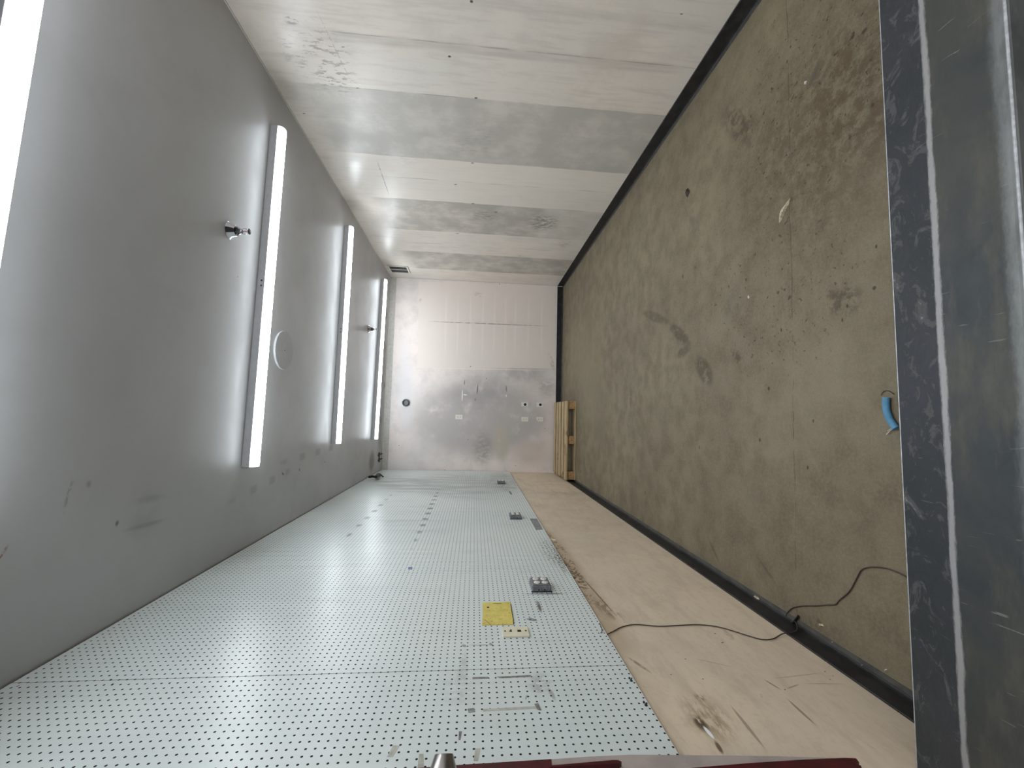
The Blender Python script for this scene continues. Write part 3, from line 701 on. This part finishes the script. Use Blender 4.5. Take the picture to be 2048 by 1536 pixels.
# ---- wall jack
M['ivory'] = plain('ivory plastic', rgb(216, 210, 184, 1.1), 0.35, var=0.05)
M['black'] = plain('black plastic', rgb(20, 19, 19), 0.4)
M['white_pl'] = plain('white plastic', rgb(226, 224, 218), 0.35, var=0.04)
c0 = at(1031, 1265.5, 'X', XP); a0, a1 = at(1005.5, 1265, 'X', XP), at(1058, 1265, 'X', XP); b0, b1 = at(1031, 1256, 'X', XP), at(1031, 1275, 'X', XP)
hz_, hy_ = abs(a1.z - a0.z) / 2, abs(b1.y - b0.y) / 2
jk = tag(empty('wall_jack', (XP, c0.y, c0.z)), 'ivory phone and data wall plate on the pegboard, below the yellow patch', 'wall plate')
link('plate', mbox(0, 0.007, -hy_, hy_, -hz_, hz_, bev=0.002), M['ivory'], jk)
link('port', mbox(0.0065, 0.0078, -0.008, 0.008, -hz_ * 0.42, -hz_ * 0.42 + 0.015), M['black'], jk)
link('port', mbox(0.0065, 0.0078, -0.006, 0.005, hz_ * 0.28, hz_ * 0.28 + 0.010), M['ink'], jk)
link('tag', mbox(0.007, 0.0082, -0.004, 0.004, hz_ * 0.52, hz_ * 0.52 + 0.008), M['white_pl'], jk)
for s in (-0.78, 0.80):
    link('screw', lathe([(0.0038, 0.0065), (0.0038, 0.0082), (0.002, 0.009)], 'x', 12, centre=(0, 0, s * hz_)), M['ink'], jk)
link('screw', lathe([(0.003, 0.0065), (0.003, 0.0082)], 'x', 12, centre=(0, 0.010, hz_ * 0.34)), M['ink'], jk)

# ---- grey outlet boxes standing off the pegboard
M['box_grey'] = plain('galvanised outlet box', rgb(122, 122, 126), 0.5, 0.4, var=0.3, scale=60)
M['box_dark'] = plain('cut out with painted shade', rgb(26, 26, 28), 0.8)
def outlet_box(u0, v0, u1, v1, depth, label, parts=True):
    """u0..u1 along the height, near edge at v1"""
    p0, p1 = at(u0, v1, 'X', XP), at(u1, v1, 'X', XP)
    hz = abs(p0.z - p1.z) / 2; y0 = (p0.y + p1.y) / 2; ly = 0.112
    r = tag(empty('outlet_box', (XP, y0 + ly / 2, (p0.z + p1.z) / 2)), label, 'outlet box', 'grey outlet boxes on the pegboard')
    link('box', mbox(0, depth, -ly / 2, ly / 2, -hz, hz, bev=0.006), M['box_grey'], r)
    link('painted_cut_out', mbox(0, 0.0015, -ly / 2 - 0.006, -ly / 2 + 0.01, -hz - 0.004, hz + 0.002), M['box_dark'], r)  # thin dark sheet, shade of the cut-out put into its colour
    link('cover', mbox(depth, depth + 0.003, -ly / 2 + 0.006, ly / 2 - 0.006, -hz + 0.004, hz - 0.004, bev=0.001), M['box_grey'], r)
    for sz in (-1, 1):
        for sy in (-1, 1):
            cy, cz = sy * 0.024, sz * hz * 0.42
            f = link('receptacle', lathe([(0.0165, depth + 0.003), (0.0165, depth + 0.006), (0.015, depth + 0.007)], 'x', 24, centre=(0, cy, cz)), M['white_pl'], r, smooth=True)
            if parts:
                bm = bmesh.new(); x0, x1 = depth + 0.0068, depth + 0.0074
                box(bm, x0, x1, cy - 0.007, cy - 0.001, cz + 0.004, cz + 0.0056)
                box(bm, x0, x1, cy - 0.007, cy - 0.001, cz - 0.0056, cz - 0.004)
                box(bm, x0, x1, cy + 0.005, cy + 0.008, cz - 0.0018, cz + 0.0018)
                link('slots', bm, M['black'], f)
    for sz in (-1, 1):
        link('knockout', lathe([(0.004, -0.001), (0.004, 0.001)], 'y', 12, centre=(depth * 0.35, -ly / 2, sz * hz * 0.3)), M['black'], r)
    return r
outlet_box(1064, 1158, 1103, 1184, 0.031, 'largest-looking grey outlet box on the pegboard, nearest the camera')
outlet_box(1020, 1024, 1043, 1038.5, 0.033, 'grey outlet box on the pegboard, the middle one of the three')
outlet_box(995, 961, 1010, 968, 0.035, 'dark grey outlet box farthest along the pegboard, near the back wall', parts=False)

# ---- stickers and tape left on the pegboard
quad_on_wall('sticker', [(817, 1134), (825, 1134), (824.5, 1139), (816, 1139)], plain('faded blue paper', rgb(104, 112, 150, 1.1), 0.6), 0.0008, label='small blue square sticker on the pegboard', cat='sticker')
quad_on_wall('tape_patch', [(1059, 1037), (1074, 1037.5), (1086, 1059), (1072, 1060)], plain('grey duct tape', rgb(122, 124, 126, 1.1), 0.45, var=0.3, scale=50), 0.0008, label='grey duct tape patch at the lower edge of the pegboard', cat='tape')
M['tape'] = plain('aged clear tape', rgb(172, 171, 160, 1.1), 0.35, var=0.18, scale=50)
M['tape_dark'] = plain('dirty tape', rgb(122, 121, 114, 1.1), 0.5, var=0.35, scale=90)
quad_on_wall('tape_strip', [(945, 1354.5), (977, 1354), (977, 1357.5), (945, 1358.5)], M['tape_dark'], 0.0006, label='short dirty tape strip just past the pegboard seam', cat='tape')
quad_on_wall('tape_strip', [(993, 1353.5), (1062, 1350.5), (1063, 1354), (1000, 1356.5)], M['tape_dark'], 0.0006, label='long dirty tape strip just past the pegboard seam', cat='tape')
tp = quad_on_wall('tape_strip', [(965, 1418.5), (1072, 1412.5), (1073, 1417.5), (966, 1423)], M['tape'], 0.0006, label='longest tape strip, with a crumpled dark end, low in the photo', cat='tape')
quad_on_wall('crumpled_end', [(1069, 1409), (1077, 1407.5), (1082, 1421), (1074, 1419)], M['tape_dark'], 0.002, parent=tp)
quad_on_wall('tape_strip', [(935, 1418), (948, 1416), (951, 1424), (937, 1426)], M['tape_dark'], 0.0008, label='small square of tape left of the longest tape strip', cat='tape')
quad_on_wall('tape_strip', [(786, 1491), (799, 1492), (785, 1514), (774, 1514)], M['tape'], 0.0006, label='slanted aged tape piece nearest the lower left, on the pegboard', cat='tape')
quad_on_wall('tape_strip', [(838, 1508), (847, 1508), (848, 1536), (835, 1536)], M['tape'], 0.0006, label='faint upright tape piece beside the metal cone', cat='tape')
quad_on_wall('tape_strip', [(951, 1497), (961, 1497), (956, 1522), (947, 1522)], M['tape'], 0.0006, label='faint tape piece right of the metal cone', cat='tape')
quad_on_wall('tape_strip', [(918, 1463), (924, 1463), (921, 1480), (917, 1480)], M['tape_dark'], 0.0006, label='thin grey tape sliver above the metal cone', cat='tape')
for (u, v, l) in ((1262.5, 1362, 'black screw at the pegboard edge next to the seam'), (1292, 1411, 'black screw at the pegboard edge, the one nearer the camera')):
    p = at(u, v, 'X', XP); q = at(u, v - 3, 'X', XP)
    s = tag(empty('screw', (XP, p.y, p.z)), l, 'screw')
    link('head', lathe([(0.0045, 0.0), (0.0045, 0.003), (0.002, 0.006)], 'x', 14), M['black'], s)
    link('shank', lathe([(0.0032, 0.0), (0.0032, 0.004), (0.002, 0.005)], 'x', 10, centre=(0, 0.012, 0.002)), M['black'], s)

# ================================================================= RED STEEL FRAME + CONE at the near edge
M['red'] = plain('dark red painted steel', rgb(70, 8, 18), 0.35, 0.0, var=0.3, scale=30)
M['putty'] = plain('greyish pink board', rgb(160, 148, 142, 1.1), 0.55, var=0.12, scale=12)
FX = XP + 0.012
fr = tag(empty('door_frame_edge', (XP, 1.0, 1.0)), 'dark red steel door frame edge with pale backing along the bottom of the photo', 'door frame')
def frame_piece(name, px, x0, x1, m):
    pts = [at(u, v, 'X', x1) for u, v in px]
    o = link(name, prism([(p.y - 1.0, p.z - 1.0) for p in pts], 'x', x0 - XP, x1 - XP), m, fr); return o
frame_piece('backing_strip', [(860, 1536), (1000, 1527), (1103, 1518.5), (1180, 1513), (1260, 1509.5), (1353, 1510), (1460, 1511), (1560, 1512.5), (1690, 1517), (1700, 1580), (860, 1600)], XP + 0.0008, FX, M['putty'])
frame_piece('red_channel', [(780, 1540), (912, 1530), (1103, 1518), (1104, 1530.5), (1225, 1520), (1236, 1520), (1243, 1523), (1238, 1527), (1195, 1529), (1100, 1534), (1090, 1600), (780, 1600)], FX, FX + 0.012, M['red'])
frame_piece('red_channel', [(1380, 1536), (1500, 1526), (1600, 1519.5), (1690, 1515.5), (1712, 1516.5), (1718, 1524), (1710, 1527.5), (1722, 1531), (1730, 1560), (1380, 1600)], FX, FX + 0.012, M['red'])
ax_ = Vector((math.cos(0.72), math.sin(0.72), 0))
tip = at(888, 1508.5, 'X', FX + 0.074)
kc = tip - ax_ * 0.056
kn = link('knob', lathe([(0.042, 0.0), (0.042, 0.002), (0.0225, 0.054), (0.0215, 0.056), (0.010, 0.0562)], 'x', 48), plain('brushed steel', rgb(150, 146, 142), 0.3, 1.0, var=0.1, scale=12), fr, smooth=True)
kn.location = kc - Vector((XP, 1.0, 1.0)); kn.rotation_euler = (0, 0, 0.72); kn['label'] = 'brushed metal cone shaped knob'
link('shank', lathe([(0.012, -0.010), (0.012, 0.001)], 'x', 20), M['red'], kn, smooth=True)

# ================================================================= CORD down the left wall and over the floor
M['cord'] = plain('dark brown cord', rgb(62, 52, 46), 0.5)
wall_px = [(1214, 1270), (1228, 1262), (1243.5, 1254), (1271, 1249), (1318, 1252.5), (1360, 1250.5), (1401, 1249.5), (1442, 1255), (1493, 1270.5), (1517, 1277.5), (1534, 1279.4), (1548, 1277), (1557, 1272)]
pts = [at(u, v, 'X', XL + 0.0035) for u, v in wall_px]
pts[0].x = XL + 0.006
last = at(1567, 1267, 'X', XL + 0.010); pts.append(last)
f0 = at(1573, 1243, 'Z', 0.003)
pts += [Vector((XL + 0.013, last.y + 0.012, 0.055)), Vector((XL + 0.024, (last.y + f0.y) / 2, 0.014))]
flo = [(1573, 1243), (1573.5, 1228), (1585, 1216), (1606, 1211.7), (1633, 1211.5), (1655, 1209.5), (1670.7, 1209), (1679, 1200), (1698, 1183.7), (1709, 1165), (1718.6, 1146), (1721, 1142), (1728, 1137), (1742, 1134), (1770, 1136), (1800, 1147), (1822, 1160)]
pts += [at(u, v, 'Z', 0.0035) for u, v in flo]
co = link('loose_cord', tube(smooth_path(pts, 4), 0.0022, 8), M['cord'], smooth=True)
tag(co, 'thin dark cord hanging from the pegboard and trailing over the concrete floor', 'cord')
pa, pb = at(1580, 1254, 'Z', 0.012), at(1597, 1232, 'Z', 0.006)
link('loose_end', tube([pa, (pa + pb) / 2, pb], 0.0050, 10), M['black'], co)
hk = [at(1199, 1246, 'X', XP + 0.003), at(1203, 1256, 'X', XP + 0.004), at(1203.5, 1264, 'X', XP + 0.003), at(1201, 1266, 'X', XP + 0.002)]
tag(link('wire_hook', tube(smooth_path(hk, 4), 0.0014, 6), M['cord'], smooth=True), 'small bent wire hook on the pegboard edge above the cord', 'hook')

# ================================================================= PALLET
def mat_wood(name, c0, c1, along):
    t = NT(name, 0.7, 0.25)
    st = [14, 14, 14]; st[along] = 0.9
    g = t.noise(3.0, 6, 0.65, tuple(st), 0.4); k = t.noise(5.0, 3, 0.5)
    c = t.mix(t.rng(g, 0.3, 0.7), rgb(*c0), rgb(*c1))
    c = t.mix(t.rng(k, 0.62, 0.70, 0, 0.6), c, rgb(96, 70, 46))
    t.bump(g, 0.3, 0.003)
    return t.done(c)
M['plank'] = mat_wood('pale pallet plank', (158, 136, 102), (192, 172, 138), 0)
M['plank_y'] = mat_wood('pallet stringer', (110, 86, 62), (140, 112, 82), 1)
M['plank_dark'] = mat_wood('stained pallet plank', (142, 120, 92), (180, 158, 124), 0)
M['block'] = plain('pressed wood block', rgb(172, 134, 92), 0.85, var=0.4, scale=60)
PW, PD, PX, PY = 1.125, 0.96, -0.868, 5.925
pal = tag(empty('wooden_pallet', (PX, PY, 0)), 'pale wooden pallet lying on the floor in the far corner', 'pallet')
H0, HB, HS, HT = 0.020, 0.078, 0.020, 0.022
for i, x in enumerate((0, PW / 2 - 0.06, PW - 0.12)):
    link('stringer_board', mbox(x, x + 0.12, 0.0, PD, H0 + HB, H0 + HB + HS, bev=0.002), M['plank_y'], pal)
    for y in (0.0, PD / 2 - 0.05, PD - 0.10):
        link('block', mbox(x + 0.004, x + 0.116, y + 0.003, y + 0.10, H0, H0 + HB, bev=0.003), M['block'], pal)
z1 = H0 + HB + HS
for y in (0.0, PD / 2 - 0.05, PD - 0.10):
    link('bottom_board', mbox(0, PW, y, y + 0.10, 0.0, H0, bev=0.002), M['plank'], pal)
n = 5; gaps = [0.0, 0.215, 0.415, 0.615, 0.83]; wd = [0.14, 0.11, 0.13, 0.11, 0.13]
for y, wdt in zip(gaps, wd):
    link('deck_board', mbox(-0.003 + random.uniform(-.003, .003), PW + random.uniform(-.003, .004), y, y + wdt, z1, z1 + HT, bev=0.003), M['plank'] if y != 0.405 else M['plank_dark'], pal)

# ================================================================= BACK WALL FITTINGS
def plate(u, v, kind, label, group='wall plates on the back wall', wz=0.058, wx=0.037):
    p = at(u, v, 'B')
    r = tag(empty('wall_plate', (p.x, YB, p.z)), label, 'wall plate', group)
    if kind == 'chipped':
        bm = prism([(wx, wz), (wx, -wz), (-wx, -wz), (-wx, wz * 0.45), (-wx * 0.35, wz)], 'y', -0.006, 0.0)
    else:
        bm = mbox(-wx, wx, -0.006, 0, -wz, wz, bev=0.0015)
    link('plate', bm, M['white_pl'], r)
    if kind == 'hole':
        link('socket', lathe([(0.021, -0.0085), (0.023, -0.006), (0.023, -0.005)], 'y', 24, centre=(0, 0, -0.006)), M['black'], r)
    else:
        for s in (-1, 1):
            f = link('receptacle', lathe([(0.014, -0.0085), (0.0155, -0.0075), (0.0155, -0.006)], 'y', 20, centre=(0, 0, s * 0.021)), M['ivory'] if kind != 'grey' else M['slat'], r)
            bm = bmesh.new()
            box(bm, -0.007, -0.004, -0.0092, -0.0084, s * 0.021 - 0.005, s * 0.021 + 0.005); box(bm, 0.004, 0.007, -0.0092, -0.0084, s * 0.021 - 0.005, s * 0.021 + 0.005)
            link('slots', bm, M['black'], f)
plate(1049.5, 809, 'hole', 'white plate with a black round socket, the higher of the two, on the back wall')
plate(1080, 809.5, 'hole', 'white plate with a black round socket, nearest the floor, on the back wall')
plate(1049.5, 838.5, 'duplex', 'white double outlet plate on the back wall, beside the higher black socket plate')
plate(1079.5, 838.5, 'chipped', 'white outlet plate with a broken corner on the back wall, near the floor')
plate(918, 834, 'duplex', 'white outlet plate alone halfway up the back wall')
pp = at(812, 805.5, 'B')
pi = tag(empty('pipe_stub', (pp.x, YB, pp.z)), 'black open pipe stub with a grey collar high on the back wall', 'pipe')
link('collar', lathe([(0.062, 0.0), (0.062, -0.012), (0.052, -0.02)][::-1], 'y', 32), plain('grey collar', rgb(120, 122, 122), 0.5), pi, smooth=True)
bm = lathe([(0.050, -0.018), (0.050, -0.055), (0.042, -0.055), (0.040, -0.012)], 'y', 32)
link('pipe', bm, M['black'], pi, smooth=True)

# black clamp in the far ceiling corner and two small ceiling brackets
pa, pb, pc_ = at(738, 954, 'X', XP + 0.045), at(752, 954, 'X', XP + 0.045), at(762, 950, 'X', XP + 0.045)
cl = link('black_cable_clamp', tube([pa, at(745, 953, 'X', XP + 0.045), pb], 0.016, 10, flat=0.8), M['black'], smooth=True)
tag(cl, 'black cable clamp in the far upper corner where pegboard meets ceiling', 'clamp')
link('knot', tube([pb, at(757, 950.5, 'X', XP + 0.045), pc_], [0.020, 0.034, 0.016], 10), M['black'], cl, smooth=True)
link('tail', tube([pc_, at(767, 954, 'X', XP + 0.02)], 0.008, 8), M['black'], cl)
for (u, v, l) in ((757.5, 909.5, 'small dark ceiling bracket in the far corner, upper of a pair in the photo'), (757.5, 919.5, 'small dark ceiling bracket in the far corner, lower of a pair in the photo')):
    p = at(u, v, 'C'); bm = bmesh.new()
    box(bm, -0.008, 0.008, -0.07, 0.20, -0.012, 0); box(bm, -0.035, 0.035, -0.02, 0.03, -0.014, 0)
    tag(link('ceiling_bracket', bm, M['ink'], loc=(p.x, p.y, ZC)), l, 'bracket')

# ================================================================= LITTER on the floor
def mat_blue():
    t = NT('faded blue plastic', 0.5, 0.4); n = t.noise(20.0, 4, 0.6)
    return t.done(t.mix(t.rng(n, 0.3, 0.7), rgb(62, 112, 138, 1.4), rgb(78, 128, 160, 1.4)))
M['blue'] = mat_blue()
bp = [(1772.5, 795), (1772, 808), (1773, 820), (1777, 833), (1783, 845), (1792, 857)]
ws = [0.0125, 0.0125, 0.012, 0.012, 0.012, 0.0115]
P = smooth_path([at(u, v, 'Z', 0.009) for u, v in bp], 4)
bl = link('blue_hose_scrap', tube(P, 0.0125, 14, flat=0.7), M['blue'], smooth=True)
tag(bl, 'short curved scrap of blue hose on the floor beside the steel sill', 'hose')
M['pale'] = plain('pale plaster scrap', rgb(206, 200, 190), 0.7)
link('frayed_end', tube([at(1785.5, 857, 'Z', 0.006), at(1780, 862, 'Z', 0.006), at(1773, 869, 'Z', 0.005)], 0.0018, 6), M['pale'], bl)
link('frayed_end', tube([at(1783, 857, 'Z', 0.010), at(1775.5, 862, 'Z', 0.008)], 0.0014, 6), M['pale'], bl)
lp = [at(u, v, 'Z', 0.003) for u, v in ((1762, 791), (1764, 786), (1769, 782), (1776, 781.5), (1783, 785), (1788, 789))]
tag(link('wire_scrap', tube(smooth_path(lp, 4), 0.0012, 6), M['cord'], smooth=True), 'curl of thin dark wire on the floor at the end of the blue hose scrap', 'wire')
def scrap(px, h, label, m):
    pts = [at(u, v, 'Z', 0.0) for u, v in px]
    c = sum(pts, Vector()) / len(pts)
    bm = bmesh.new(); A = [bm.verts.new(p - c) for p in pts]; B = [bm.verts.new((p - c) * random.uniform(0.5, 0.8) + Vector((0, 0, h * random.uniform(0.6, 1.2)))) for p in pts]
    k = len(pts)
    for i in range(k): bm.faces.new((A[i], A[(i + 1) % k], B[(i + 1) % k], B[i]))
    bm.faces.new(A[::-1]); bm.faces.new(B)
    tag(link('debris_scrap', bm, m, loc=c), label, 'debris')
M['twig'] = plain('splintered wood', rgb(176, 164, 138), 0.8, var=0.4, scale=90)
scrap([(1580, 396), (1577, 410), (1570, 424), (1564, 440), (1558, 446), (1560, 430), (1566, 416), (1575, 402)], 0.012, 'long pale wood splinter on the floor towards the right wall', M['twig'])
scrap([(1376, 376), (1380, 384), (1375, 395), (1371, 386)], 0.014, 'dark clump of dirt on the floor, closest to the right wall', M['ink'])
scrap([(1609, 163), (1614, 161), (1612, 168), (1609, 169)], 0.006, 'small white chip on the floor nearest the upper edge of the photo', M['pale'])
scrap([(1511, 1190), (1518, 1194), (1522, 1201), (1514, 1199), (1508, 1192)], 0.008, 'pale pinkish scrap lying against the left baseboard', M['twig'])
scrap([(1638, 1247), (1645, 1248), (1649, 1253), (1640, 1253)], 0.006, 'brown crumb cluster on the floor between the cord and the baseboard', M['twig'])
for u, v, l in ((1655, 1288.5, 'white crumb at the left baseboard, the upper of two close together'), (1666, 1284, 'white crumb slightly away from the left baseboard'), (1677, 1307, 'white crumb touching the left baseboard, third along'), (1772, 1340, 'largest bright white crumb alone on the floor near the steel sill'), (1726, 1330, 'tiny white crumb at the left baseboard nearest the sill')):
    r_ = 1.5 if u != 1772 else 2.6
    scrap([(u - r_, v), (u, v - r_), (u + r_, v), (u, v + r_)], 0.005, l, M['pale'])
for u, v, l in ((1497, 594, 'small white chip on the bare middle of the floor'),):
    scrap([(u - 2, v), (u, v - 4), (u + 2, v), (u, v + 4)], 0.004, l, M['pale'])
